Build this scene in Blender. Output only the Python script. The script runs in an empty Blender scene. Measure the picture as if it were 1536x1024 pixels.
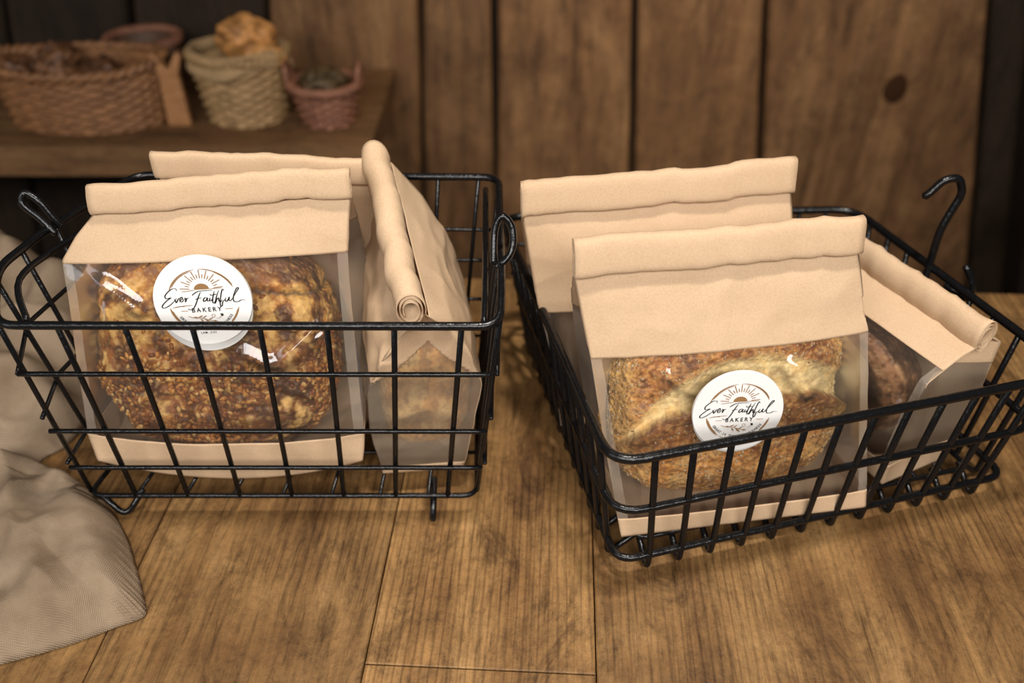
import bpy, bmesh, math, random
from math import sin, cos, pi, radians, sqrt, atan2
from mathutils import Vector, Matrix, noise
random.seed(7)
S = bpy.context.scene
COL = S.collection

# ------------------------------------------------------------------ helpers
def tag(o, label=None, cat=None, group=None, kind=None):
    if label: o['label'] = label
    if cat: o['category'] = cat
    if group: o['group'] = group
    if kind: o['kind'] = kind
    return o

def empty(name, loc, rz=0.0, label=None, cat=None, group=None):
    o = bpy.data.objects.new(name, None); COL.objects.link(o)
    o.location = loc; o.rotation_euler = (0, 0, rz); o.empty_display_size = .02
    return tag(o, label, cat, group)

def mesh_obj(name, verts, faces, mat, parent=None, smooth=True, cols=None, attr='crust'):
    me = bpy.data.meshes.new(name)
    me.from_pydata([tuple(v) for v in verts], [], faces); me.update()
    if smooth: me.polygons.foreach_set('use_smooth', [True]*len(me.polygons))
    if cols is not None:
        a = me.color_attributes.new(attr, 'FLOAT_COLOR', 'POINT')
        flat = []
        for c in cols: flat += [c[0], c[1], c[2], 1.0]
        a.data.foreach_set('color', flat)
    me.materials.append(mat)
    o = bpy.data.objects.new(name, me); COL.objects.link(o)
    if parent: o.parent = parent
    return o

class MB:
    def __init__(s): s.v = []; s.f = []; s.c = []; s.heavy = False
    def add(s, v, f, c=None):
        k = len(s.v); s.v += [tuple(p) for p in v]; s.f += [tuple(i+k for i in q) for q in f]
        if c is not None: s.c += [c]*len(v)
    def box(s, a, b, c=None):
        x0, y0, z0 = a; x1, y1, z1 = b
        s.add([(x0,y0,z0),(x1,y0,z0),(x1,y1,z0),(x0,y1,z0),(x0,y0,z1),(x1,y0,z1),(x1,y1,z1),(x0,y1,z1)],
              [(0,3,2,1),(4,5,6,7),(0,1,5,4),(1,2,6,5),(2,3,7,6),(3,0,4,7)], c)
    def tube(s, pts, r, closed=False, n=8):
        P = [Vector(p) for p in pts]; m = len(P)
        if m < 2: return
        T = []
        for i in range(m):
            if closed: t = P[(i+1) % m]-P[i-1]
            else: t = P[min(i+1, m-1)]-P[max(i-1, 0)]
            T.append(t.normalized() if t.length > 1e-9 else Vector((0, 0, 1)))
        ref = Vector((0, 0, 1)) if abs(T[0].z) < .9 else Vector((1, 0, 0))
        N = (ref - T[0]*ref.dot(T[0])).normalized()
        vs = []
        for i in range(m):
            N = (N - T[i]*N.dot(T[i])).normalized(); B = T[i].cross(N)
            rr = r[i] if isinstance(r, (list, tuple)) else r
            for k in range(n):
                a = 2*pi*k/n; vs.append(P[i]+N*(rr*cos(a))+B*(rr*sin(a)))
        fs = []
        for i in range(m if closed else m-1):
            j = (i+1) % m
            for k in range(n):
                l = (k+1) % n; fs.append((i*n+k, i*n+l, j*n+l, j*n+k))
        if not closed:
            rr0 = r[0] if isinstance(r, (list, tuple)) else r
            rr1 = r[-1] if isinstance(r, (list, tuple)) else r
            a = len(vs); vs.append(P[0]-T[0]*rr0*.6); vs.append(P[-1]+T[-1]*rr1*.6)
            for k in range(n):
                l = (k+1) % n; fs.append((a, l, k)); fs.append((a+1, (m-1)*n+k, (m-1)*n+l))
        s.add(vs, fs)
    def build(s, name, mat, parent=None, smooth=True, attr='crust'):
        return mesh_obj(name, s.v, s.f, mat, parent, smooth, s.c if s.c else None, attr)

def fillet(pts, r, closed=False, seg=6):
    P = [Vector(p) for p in pts]; m = len(P); out = []
    for i in range(m):
        if not closed and i in (0, m-1): out.append(P[i]); continue
        p, a, b = P[i], P[i-1]-P[i], P[(i+1) % m]-P[i]
        d = min(r, a.length*.45, b.length*.45)
        A = p+a.normalized()*d; B = p+b.normalized()*d
        for k in range(seg+1):
            t = k/seg; out.append(A*(1-t)**2+p*(2*t*(1-t))+B*t*t)
    return out

def spline(pts, n=8, closed=False):
    P = [Vector(p) for p in pts]; m = len(P); out = []
    g = (lambda i: P[i % m]) if closed else (lambda i: P[max(0, min(m-1, i))])
    for i in range(m if closed else m-1):
        a, b, c, d = g(i-1), g(i), g(i+1), g(i+2)
        for k in range(n):
            t = k/n
            out.append(.5*((2*b)+(c-a)*t+(2*a-5*b+4*c-d)*t*t+(3*b-a-3*c+d)*t**3))
    if not closed: out.append(P[-1])
    return out

def lerp(a, b, t): return a+(b-a)*t
def sst(a, b, x):
    t = max(0., min(1., (x-a)/(b-a))); return t*t*(3-2*t)
def mixc(a, b, t): return tuple(a[i]+(b[i]-a[i])*t for i in range(3))
def fbm(p, o=4): return noise.fractal(Vector(p), .6, 2.1, o)      # about -1..1
def ridge(p): return 1-abs(noise.noise(Vector(p)))*2.0

# ------------------------------------------------------------------ materials
def new_mat(name):
    m = bpy.data.materials.new(name); m.use_nodes = True
    nt = m.node_tree; nt.nodes.clear()
    return m, nt
def N(nt, t, **kw):
    n = nt.nodes.new(t)
    for k, v in kw.items():
        if k in n.inputs.keys(): n.inputs[k].default_value = v
        else: setattr(n, k, v)
    return n
def L(nt, a, b): nt.links.new(a, b)
def ramp(nt, fac, stops):
    r = nt.nodes.new('ShaderNodeValToRGB'); e = r.color_ramp.elements
    while len(e) > 1: e.remove(e[-1])
    e[0].position = stops[0][0]; e[0].color = (*stops[0][1], 1)
    for p, c in stops[1:]:
        q = e.new(p); q.color = (*c, 1)
    L(nt, fac, r.inputs[0]); return r
def mixn(nt, fac, a, b, mode='MIX'):
    m = nt.nodes.new('ShaderNodeMix'); m.data_type = 'RGBA'; m.blend_type = mode
    for s, v in ((m.inputs[0], fac), (m.inputs[6], a), (m.inputs[7], b)):
        if hasattr(v, 'is_output'): L(nt, v, s)
        elif isinstance(v, tuple): s.default_value = (*v, 1)
        else: s.default_value = v
    return m.outputs[2]
def principled(nt, **kw):
    p = N(nt, 'ShaderNodeBsdfPrincipled', **kw); o = N(nt, 'ShaderNodeOutputMaterial')
    L(nt, p.outputs[0], o.inputs[0]); return p
def mapping(nt, scale, src='Object'):
    tc = N(nt, 'ShaderNodeTexCoord'); mp = N(nt, 'ShaderNodeMapping')
    mp.inputs['Scale'].default_value = scale; L(nt, tc.outputs[src], mp.inputs[0]); return mp
def noise_n(nt, vec, scale, detail=4, rough=.6, dist=0.):
    n = N(nt, 'ShaderNodeTexNoise'); n.inputs['Scale'].default_value = scale; n.inputs['Detail'].default_value = detail
    n.inputs['Roughness'].default_value = rough; n.inputs['Distortion'].default_value = dist
    L(nt, vec, n.inputs['Vector']); return n.outputs['Fac']
def bump(nt, h, strength, dist, p):
    b = N(nt, 'ShaderNodeBump'); b.inputs['Strength'].default_value = strength; b.inputs['Distance'].default_value = dist
    L(nt, h, b.inputs['Height']); L(nt, b.outputs[0], p.inputs['Normal']); return b

def mat_plain(name, col, rough=.5, metal=0., spec=.5):
    m, nt = new_mat(name)
    p = principled(nt, **{'Base Color': (*col, 1), 'Roughness': rough, 'Metallic': metal, 'Specular IOR Level': spec}); return m

def mat_wire():
    m, nt = new_mat('black_coated_wire')
    p = principled(nt, **{'Base Color': (.004, .004, .0045, 1), 'Roughness': .3, 'Specular IOR Level': .36})
    mp = mapping(nt, (1, 1, 1)); f = noise_n(nt, mp.outputs[0], 130, 3)
    r = N(nt, 'ShaderNodeMapRange'); r.inputs[3].default_value = .16; r.inputs[4].default_value = .34
    L(nt, f, r.inputs[0]); L(nt, r.outputs[0], p.inputs['Roughness']); bump(nt, f, .35, .002, p); return m

def mat_paper(name, col, dark):
    m, nt = new_mat(name); p = principled(nt, **{'Roughness': .72, 'Specular IOR Level': .25})
    o = [n for n in nt.nodes if n.type == 'OUTPUT_MATERIAL'][0]
    tl = N(nt, 'ShaderNodeBsdfTranslucent'); tl.inputs[0].default_value = (.80, .56, .34, 1)
    ms = N(nt, 'ShaderNodeMixShader'); ms.inputs[0].default_value = .22
    L(nt, p.outputs[0], ms.inputs[1]); L(nt, tl.outputs[0], ms.inputs[2]); L(nt, ms.outputs[0], o.inputs[0])
    mp = mapping(nt, (1, 1, 1))
    a = noise_n(nt, mp.outputs[0], 14, 3); b = noise_n(nt, mp.outputs[0], 650, 2)
    r = ramp(nt, a, [(.3, dark), (.7, col)])
    c = mixn(nt, .10, r.outputs[0], ramp(nt, b, [(.3, (.25, .16, .09)), (.65, (1, .82, .6))]).outputs[0])
    L(nt, c, p.inputs['Base Color'])
    bump(nt, mixn(nt, .25, noise_n(nt, mp.outputs[0], 45, 4, .55), b), .25, .0012, p)
    return m

def mat_film(name, haze, tint=(.92, .80, .66), rough=.07):
    """thin clear film: lets light straight through, mirrors a little of the room, slightly milky"""
    m, nt = new_mat(name)
    tr = N(nt, 'ShaderNodeBsdfTransparent'); tr.inputs[0].default_value = (.97, .965, .955, 1)
    gl = N(nt, 'ShaderNodeBsdfGlossy'); gl.inputs['Roughness'].default_value = rough; gl.inputs[0].default_value = (.95, .96, 1, 1)
    fr = N(nt, 'ShaderNodeFresnel'); fr.inputs[0].default_value = 1.62
    df = N(nt, 'ShaderNodeBsdfDiffuse'); df.inputs[0].default_value = (*tint, 1)
    tl = N(nt, 'ShaderNodeBsdfTranslucent'); tl.inputs[0].default_value = (*tint, 1)
    mp = mapping(nt, (1, 1, 1))
    h = noise_n(nt, mp.outputs[0], 24, 1, .3, .4)
    b = N(nt, 'ShaderNodeBump'); b.inputs['Strength'].default_value = .12; b.inputs['Distance'].default_value = .004
    L(nt, h, b.inputs['Height']); L(nt, b.outputs[0], gl.inputs['Normal']); L(nt, b.outputs[0], fr.inputs['Normal'])
    hz = N(nt, 'ShaderNodeMixShader'); hz.inputs[0].default_value = .35; L(nt, df.outputs[0], hz.inputs[1]); L(nt, tl.outputs[0], hz.inputs[2])
    m1 = N(nt, 'ShaderNodeMixShader'); m1.inputs[0].default_value = haze; L(nt, tr.outputs[0], m1.inputs[1]); L(nt, hz.outputs[0], m1.inputs[2])
    m2 = N(nt, 'ShaderNodeMixShader'); L(nt, fr.outputs[0], m2.inputs[0]); L(nt, m1.outputs[0], m2.inputs[1]); L(nt, gl.outputs[0], m2.inputs[2])
    o = N(nt, 'ShaderNodeOutputMaterial'); L(nt, m2.outputs[0], o.inputs[0]); return m

def mat_wood(name, stops, axis='y', grain=9., fine=150., stretch=.07, rough=.45, stain=.7, bstr=.3, lines=0., lines_n=46.):
    """boards with the grain along one of the object's own axes; the attribute 'board' gives every board its own tone and grain"""
    m, nt = new_mat(name); p = principled(nt, **{'Roughness': rough, 'Specular IOR Level': .3})
    tc = N(nt, 'ShaderNodeTexCoord'); at = N(nt, 'ShaderNodeAttribute'); at.attribute_name = 'board'
    off = N(nt, 'ShaderNodeVectorMath', operation='MULTIPLY'); L(nt, at.outputs['Color'], off.inputs[0]); off.inputs[1].default_value = (7, 5, 3)
    ad = N(nt, 'ShaderNodeVectorMath', operation='ADD'); L(nt, tc.outputs['Object'], ad.inputs[0]); L(nt, off.outputs[0], ad.inputs[1])
    def sc(k):
        mp = N(nt, 'ShaderNodeMapping'); v = [k, k, k]; v['xyz'.index(axis)] = k*stretch; mp.inputs['Scale'].default_value = v
        L(nt, ad.outputs[0], mp.inputs[0]); return mp.outputs[0]
    g1 = noise_n(nt, sc(grain*2), 1.0, 6, .62, 1.2)
    iso = noise_n(nt, ad.outputs[0], 7, 7, .7, .6)
    g2 = noise_n(nt, sc(fine), 1.0, 5, .7, .4)
    spk = noise_n(nt, ad.outputs[0], 170, 3, .7)
    base = ramp(nt, mixn(nt, .5, g1, iso), stops).outputs[0]
    c = mixn(nt, .75, base, ramp(nt, g2, [(.28, (.22, .18, .15)), (.47, (.9, .9, .9)), (.58, (1.08, 1.06, 1.02)), (.75, (1.3, 1.27, 1.2))]).outputs[0], 'MULTIPLY')
    c = mixn(nt, .45, c, ramp(nt, spk, [(.25, (.35, .30, .27)), (.5, (1, 1, 1)), (.75, (1.25, 1.22, 1.16))]).outputs[0], 'MULTIPLY')
    mps = N(nt, 'ShaderNodeMapping'); v = [1, 1, 1]; v['xyz'.index(axis)] = .45; mps.inputs['Scale'].default_value = v; L(nt, ad.outputs[0], mps.inputs[0])
    st = noise_n(nt, mps.outputs[0], 17, 10, .78, 1.6)
    c = mixn(nt, stain, c, ramp(nt, st, [(.36, (.24, .20, .17)), (.46, (.80, .78, .75)), (.52, (1.0, .99, .97)), (.64, (1.16, 1.13, 1.06))]).outputs[0], 'MULTIPLY')
    if lines > 0:
        w = N(nt, 'ShaderNodeTexWave', wave_type='BANDS', bands_direction='X'); w.inputs['Scale'].default_value = lines_n
        w.inputs['Distortion'].default_value = 5.; w.inputs['Detail'].default_value = 4; w.inputs['Detail Scale'].default_value = .8
        mp3 = N(nt, 'ShaderNodeMapping'); mp3.inputs['Scale'].default_value = (1, .10, 1); L(nt, ad.outputs[0], mp3.inputs[0]); L(nt, mp3.outputs[0], w.inputs['Vector'])
        lm = N(nt, 'ShaderNodeMapRange'); lm.inputs[1].default_value = .42; lm.inputs[2].default_value = .58; lm.inputs[4].default_value = lines
        L(nt, noise_n(nt, ad.outputs[0], 5, 2), lm.inputs[0])
        c = mixn(nt, lm.outputs[0], c, ramp(nt, w.outputs['Fac'], [(.0, (.38, .32, .27)), (.30, (1, 1, 1))]).outputs[0], 'MULTIPLY')
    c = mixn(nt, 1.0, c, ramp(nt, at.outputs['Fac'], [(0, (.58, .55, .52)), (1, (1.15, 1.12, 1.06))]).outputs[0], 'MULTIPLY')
    L(nt, c, p.inputs['Base Color']); bump(nt, mixn(nt, .5, g2, spk), bstr, .003, p)
    rr = N(nt, 'ShaderNodeMapRange'); rr.inputs[3].default_value = rough-.08; rr.inputs[4].default_value = rough+.25
    L(nt, g2, rr.inputs[0]); L(nt, rr.outputs[0], p.inputs['Roughness'])
    return m

def mat_attr(name, rough=.6, fine=90, fstr=.5, bstr=.5, bdist=.004, spec=.35):
    m, nt = new_mat(name); p = principled(nt, **{'Roughness': rough, 'Specular IOR Level': spec})
    at = N(nt, 'ShaderNodeAttribute'); at.attribute_name = 'crust'
    mp = mapping(nt, (1, 1, 1)); f = noise_n(nt, mp.outputs[0], fine, 6, .7, .3)
    c = mixn(nt, fstr, at.outputs['Color'], ramp(nt, f, [(.3, (.50, .33, .22)), (.5, (1, .96, .9)), (.7, (1.5, 1.40, 1.22))]).outputs[0], 'MULTIPLY')
    L(nt, c, p.inputs['Base Color'])
    v = N(nt, 'ShaderNodeTexVoronoi'); v.inputs['Scale'].default_value = fine*2.2; L(nt, mp.outputs[0], v.inputs['Vector'])
    bump(nt, mixn(nt, .4, f, v.outputs['Distance']), bstr, bdist, p); return m

def mat_cloth():
    m, nt = new_mat('beige_linen'); p = principled(nt, **{'Roughness': .9, 'Specular IOR Level': .1})
    mp = mapping(nt, (1, 1, 1)); a = noise_n(nt, mp.outputs[0], 20, 4)
    w1 = N(nt, 'ShaderNodeTexWave', bands_direction='X'); w2 = N(nt, 'ShaderNodeTexWave', bands_direction='Y')
    for w in (w1, w2):
        w.inputs['Scale'].default_value = 260; w.inputs['Distortion'].default_value = 2.5; w.inputs['Detail'].default_value = 2; L(nt, mp.outputs[0], w.inputs['Vector'])
    wv = mixn(nt, .5, w1.outputs['Fac'], w2.outputs['Fac'])
    c = ramp(nt, a, [(.3, (.20, .142, .092)), (.7, (.31, .232, .160))]).outputs[0]
    c = mixn(nt, .35, c, ramp(nt, wv, [(.1, (.6, .58, .55)), (.7, (1.15, 1.12, 1.1))]).outputs[0], 'MULTIPLY')
    L(nt, c, p.inputs['Base Color']); bump(nt, mixn(nt, .5, wv, noise_n(nt, mp.outputs[0], 90, 4)), .55, .002, p); return m

def mat_wicker(name, c1, c2):
    m, nt = new_mat(name); p = principled(nt, **{'Roughness': .6})
    mp = mapping(nt, (40, 40, 160)); f = noise_n(nt, mp.outputs[0], 1, 3)
    L(nt, ramp(nt, f, [(.3, c1), (.7, c2)]).outputs[0], p.inputs['Base Color']); return m

WIRE = mat_wire()
PAPER = mat_paper('kraft_paper', (.655, .465, .295), (.60, .415, .255))
FILM = mat_film('clear_film', .04)
SEAM = mat_film('film_seam', .24)
FROST = mat_film('milky_film', .22, (.92, .75, .55), .30)
GUSSET = mat_film('gusset_film', .22, (.90, .78, .63), .42)
BACKING = mat_plain('label_backing_grey', (.60, .595, .58), .55)
LABEL = mat_plain('label_white', (.76, .755, .74), .5)
INK = mat_plain('black_ink', (.012, .011, .011), .5)
GOLD = mat_plain('bronze_ink', (.27, .145, .06), .45)
GREYINK = mat_plain('faint_grey_ink', (.50, .49, .48), .6)
CRUST = mat_attr('bread_crust', .36, 95, .7, .7, .004)
SEED = mat_attr('sesame', .4, 200, .25, .1, .001)
CLOTH = mat_cloth()
TABLE = mat_wood('worn_table_wood', [(.30, (.072, .034, .012)), (.44, (.175, .092, .034)), (.56, (.275, .157, .062)), (.70, (.40, .248, .110))], 'y', 9, 230, .06, .44, .75, .35, .55)
WALL = mat_wood('dark_wall_wood', [(.30, (.075, .036, .015)), (.48, (.175, .090, .040)), (.66, (.30, .170, .080))], 'z', 5, 60, .09, .6, .55, .25)
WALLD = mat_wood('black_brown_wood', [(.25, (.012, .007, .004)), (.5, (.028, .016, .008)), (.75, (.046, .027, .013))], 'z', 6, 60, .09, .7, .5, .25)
SHELF = mat_wood('shelf_wood', [(.3, (.085, .042, .017)), (.5, (.17, .088, .038)), (.7, (.24, .135, .06))], 'x', 6, 80, .08, .6, .5, .25)

# ------------------------------------------------------------------ setting: table, wall, floor
T_ANG = radians(-3.0)
def table():
    mb = MB(); D = T_ANG
    seams = [-1.25, -.98, -.76, -.545, -.342, -.133, .044, .49, .76, 1.05, 1.3]
    cuts = {5: [.3805], 2: [.7], 7: [], 4: [.95], 8: [.6]}
    g = .0005; b = .0009
    for i in range(len(seams)-1):
        x0, x1 = seams[i]+g, seams[i+1]-g
        ys = [-.15]+cuts.get(i, [])+[.925]
        ys = sorted(set(y for y in ys if y <= .925))
        for j in range(len(ys)-1):
            y0, y1 = ys[j]+g, ys[j+1]-g
            c = (random.random(), random.random(), random.random())
            if i == 5: c = (.88, .9, .9)
            if i == 6: c = (.50, .3, .7)
            if i == 4: c = (.22, .5, .35)
            z = 0.0
            mb.add([(x0,y0,z-.035),(x1,y0,z-.035),(x1,y1,z-.035),(x0,y1,z-.035),
                    (x0,y0,z-b),(x1,y0,z-b),(x1,y1,z-b),(x0,y1,z-b),
                    (x0+b,y0+b,z),(x1-b,y0+b,z),(x1-b,y1-b,z),(x0+b,y1-b,z)],
                   [(0,3,2,1),(0,1,5,4),(1,2,6,5),(2,3,7,6),(3,0,4,7),(4,5,9,8),(5,6,10,9),(6,7,11,10),(7,4,8,11),(8,9,10,11)], c)
    t = empty('wooden_table', (0, 0, 0), 0, 'worn brown plank table top carrying both wire baskets', 'table')
    o = mb.build('table_top', TABLE, t, smooth=False, attr='board'); o.rotation_euler.z = D
    f = MB()
    f.box((-1.15, .70, -.12), (1.15, .74, -.036)); f.box((-1.15, .0, -.12), (1.15, .04, -.036))
    f.c = [(.3, .3, .3)]*len(f.v)
    q = f.build('apron', WALLD, t, smooth=False, attr='board')
    for x in (-1.1, 1.1):
        for y in (.03, .70):
            l = MB(); l.box((x-.03, y-.03, -.85), (x+.03, y+.03, -.036)); l.c = [(.3, .3, .3)]*len(l.v)
            l.build('leg', WALLD, t, smooth=False, attr='board')
table()

def wall():
    mb = MB(); md = MB()
    # board edges at z=.136 and at z=-.516 (old hand-sawn boards, a little wider at the foot)
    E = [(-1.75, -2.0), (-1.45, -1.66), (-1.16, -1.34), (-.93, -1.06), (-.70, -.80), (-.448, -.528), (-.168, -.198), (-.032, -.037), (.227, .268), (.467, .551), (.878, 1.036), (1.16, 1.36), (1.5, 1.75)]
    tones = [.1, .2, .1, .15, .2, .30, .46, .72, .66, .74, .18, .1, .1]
    def xe(e, z): return e[0]+(e[1]-e[0])*(.136-z)/.652
    g = .0055
    for i in range(len(E)-1):
        z0, z1 = -.85, .75
        c = (tones[i], (i*.37) % 1, (i*.71) % 1); dy = (i*.37 % 1)*.008
        pts = []
        n = 14
        for k in range(n+1):
            z = lerp(z0, z1, k/n); w = .004*noise.noise(Vector((i*3.1, z*3, 0))); w2 = .004*noise.noise(Vector((i*3.1+9, z*3, 0)))
            xa, xb = xe(E[i], z)+g+w, xe(E[i+1], z)-g+w2
            pts.append([(xa, 1.65+dy+.006, z), (xa+.006, 1.65+dy, z), (xb-.006, 1.65+dy, z), (xb, 1.65+dy+.006, z), (xb, 1.69, z), (xa, 1.69, z)])
        vs = [p for q in pts for p in q]; fs = []
        for k in range(n):
            for m in range(6): fs.append((k*6+m, k*6+(m+1) % 6, k*6+6+(m+1) % 6, k*6+6+m))
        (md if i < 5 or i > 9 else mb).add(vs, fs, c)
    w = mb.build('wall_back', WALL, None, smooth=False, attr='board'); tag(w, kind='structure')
    # boards left and right of the lit ones, the shade there put into their colour
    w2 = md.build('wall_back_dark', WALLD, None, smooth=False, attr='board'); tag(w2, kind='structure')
    bk = MB(); bk.box((-4, 1.692, -.85), (4, 1.72, 1.3), (.1, .1, .1))
    b = bk.build('wall_backing', WALLD, None, smooth=False, attr='board'); tag(b, kind='structure')
    fl = MB(); fl.box((-4, -1.6, -.9), (4, 1.72, -.85), (.3, .3, .3))
    f = fl.build('floor', WALLD, None, smooth=False, attr='board'); tag(f, kind='structure')
    # knot in the wide board on the right
    kn = MB(); k = []
    # dark post with a ledge at the right edge
    p = MB()
    for (ta, ba, tb, bb, y0, y1) in ((.945, 1.11, 1.02, 1.20, 1.575, 1.645), (1.03, 1.22, 1.2, 1.42, 1.50, 1.645)):
        q = lambda a, b, z: a+(b-a)*(.136-z)/.652
        p.add([(q(ta, ba, z), y, z) if sx == 0 else (q(tb, bb, z), y, z) for z in (-.85, .75) for (sx, y) in ((0, y0), (1, y0), (1, y1), (0, y1))],
              [(0,3,2,1),(4,5,6,7),(0,1,5,4),(1,2,6,5),(2,3,7,6),(3,0,4,7)], (.4, .2, .3))
    o = p.build('trim_1', WALLD, None, smooth=False, attr='board'); tag(o, kind='structure')
    p = MB(); p.box((.965, 1.30, -.20), (1.25, 1.438, -.155), (.4, .6, .1))
    o = p.build('trim_2', WALLD, None, smooth=False, attr='board'); tag(o, kind='structure')
wall()

def knot():
    vs = []; fs = []; nr, na = 8, 28
    for i in range(nr):
        for k in range(na):
            a = 2*pi*k/na; r = (i/(nr-1))*(1+.12*noise.noise(Vector((cos(a), sin(a), 3))))
            vs.append((.023*r*cos(a), -.0035*(1-r*r), .030*r*sin(a)))
    for i in range(nr-1):
        for k in range(na): fs.append((i*na+k, i*na+(k+1) % na, i*na+na+(k+1) % na, i*na+na+k))
    m = mat_plain('knot_wood', (.035, .015, .006), .9, 0, .1)
    o = mesh_obj('trim_3', vs, fs, m); o.location = (.744, 1.6515, -.031); tag(o, kind='structure')
knot()

# shelf on the wall, left
sh = MB(); sh.box((-1.6, 1.30, -.042), (-.225, 1.648, .010), (.6, .4, .7))
tag(sh.build('wall_shelf', SHELF, None, smooth=False, attr='board'), 'thick brown wooden shelf on the wall holding the wicker baskets', 'shelf')

# ------------------------------------------------------------------ wicker baskets on the shelf
def wicker(name, label, loc, rx0, ry0, rx1, ry1, h, mat, rimmat, stakes=30, rows=14, group='wicker baskets on the shelf', rimr=.007, pw=1.0, handles=False, swoop=0.):
    t = empty(name, loc, 0, label, 'basket', group)
    na = stakes*8; nz = rows*4; vs = []; fs = []
    def top(a): return h+swoop*abs(cos(a))**4
    for i in range(nz+1):
        v = i/nz
        rx = lerp(rx0, rx1, v**pw); ry = lerp(ry0, ry1, v**pw)
        for k in range(na):
            a = 2*pi*k/na
            row = int(v*rows*.9999); ph = v*rows-row
            d = .0046*cos(stakes*a/2+pi*row)*sin(pi*ph)+.002*sin(pi*ph)
            vs.append(((rx+d)*cos(a), (ry+d)*sin(a), v*top(a)))
    for i in range(nz):
        for k in range(na): fs.append((i*na+k, i*na+(k+1) % na, (i+1)*na+(k+1) % na, (i+1)*na+k))
    # inside face and bottom
    b0 = len(vs)
    for v in (1., .5, .03):
        rx = lerp(rx0, rx1, v)-.006; ry = lerp(ry0, ry1, v)-.006
        for k in range(na):
            a = 2*pi*k/na; vs.append((rx*cos(a), ry*sin(a), max(.004, v*top(a)-.002)))
    for i in range(2):
        for k in range(na): fs.append((b0+i*na+k, b0+i*na+(k+1) % na, b0+(i+1)*na+(k+1) % na, b0+(i+1)*na+k))
    fs.append(tuple(b0+2*na+k for k in range(na)))
    fs.append(tuple(reversed(range(na))))
    mesh_obj('woven_body', vs, fs, mat, t)
    rim = MB()
    for s in (0, pi):
        pts = []
        for k in range(140):
            a = 2*pi*k/140; tw = a*22+s
            pts.append(((rx1+rimr*.55*cos(tw))*cos(a), (ry1+rimr*.55*cos(tw))*sin(a), top(a)+rimr*.55*sin(tw)))
        rim.tube(pts, rimr*.75, True, 6)
    rim.build('braided_rim', rimmat, t)
    if handles:
        for s in (-1, 1):
            q = MB(); q.tube(spline([(s*rx1*1.0, -.018, h), (s*rx1*1.06, -.014, h+.024), (s*rx1*1.08, 0, h+.034), (s*rx1*1.06, .014, h+.024), (s*rx1*1.0, .018, h)], 6), .0045)
            q.build('handle', rimmat, t)
    return t
WK1 = mat_wicker('brown_wicker', (.12, .048, .016), (.29, .13, .048))
WK2 = mat_wicker('pale_wicker', (.17, .095, .036), (.42, .26, .115))
WK3 = mat_wicker('reddish_wicker', (.12, .046, .024), (.28, .115, .062))
WK4 = mat_wicker('dark_wicker', (.05, .025, .013), (.11, .055, .03))
wicker('wicker_basket', 'long oval brown wicker basket at the left end of the shelf', (-.705, 1.405, .010), .125, .066, .142, .078, .098, WK1, WK1, 36, 14, swoop=.012)
wicker('wicker_basket', 'tall pale wicker basket with cloth and bread in it, on the shelf', (-.445, 1.418, .010), .062, .054, .078, .066, .112, WK2, WK2, 24, 15)
wicker('wicker_basket', 'small reddish wicker basket with two ear handles, right end of the shelf', (-.306, 1.395, .010), .038, .036, .055, .050, .066, WK3, WK3, 18, 10, handles=True)
wicker('wicker_basket', 'small dark basket standing behind the long brown wicker basket', (-.655, 1.565, .010), .05, .045, .062, .055, .085, WK4, WK3, 18, 9)

# forked wooden stand between baskets
def forked():
    t = MB()
    out = [(-.019, 0), (.019, 0), (.017, .07), (.016, .085), (.026, .115), (.018, .122), (.002, .095), (-.002, .095), (-.018, .122), (-.026, .115), (-.016, .085), (-.017, .07)]
    n = len(out); vs = [(x, -.007, z) for x, z in out]+[(x, .007, z) for x, z in out]
    t.add(vs, [tuple(range(n)), tuple(range(2*n-1, n-1, -1))]+[(i, i+n, (i+1) % n+n, (i+1) % n) for i in range(n)])
    m = mat_wicker('honey_wood', (.26, .115, .04), (.40, .19, .075))
    o = t.build('forked_wooden_stand', m, None, smooth=False); o.location = (-.552, 1.385, .010)
    b = o.modifiers.new('b', 'BEVEL'); b.width = .003; b.segments = 2
    tag(o, 'flat honey-coloured wooden stand with forked top, between wicker baskets', 'stand')
forked()

# ------------------------------------------------------------------ bread
DARK = (.095, .028, .008); MID = (.38, .130, .028); GOLDEN = (.80, .36, .075); PALE = (.93, .59, .20); CREAM = (.96, .73, .35)
def loaf(name, label, loc, rz, tilt, rad, colour, disp, sub=6, e=2.5, group=None, cat='bread'):
    t = empty(name, loc, rz, label, cat, group)
    bm = bmesh.new(); bmesh.ops.create_icosphere(bm, subdivisions=sub, radius=1.0)
    vs = []; cs = []
    R = Matrix.Rotation(tilt, 3, 'X')
    for v in bm.verts:
        d = v.co.normalized()
        k = (abs(d.x)**e+abs(d.y)**e+abs(d.z)**e)**(-1/e)
        q = d*k                                   # on the unit super-ellipsoid
        p = Vector((q.x*rad[0], q.y*rad[1], q.z*rad[2]))
        nrm = Vector((q.x/rad[0], q.y/rad[1], q.z/rad[2])).normalized()
        dd = disp(q, p); c = colour(q, p)
        vs.append(R @ (p+nrm*dd)); cs.append(c)
    fs = [tuple(x.index for x in f.verts) for f in bm.faces]; bm.free()
    o = mesh_obj('crust', vs, fs, CRUST, t, True, cs)
    return t, o

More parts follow.
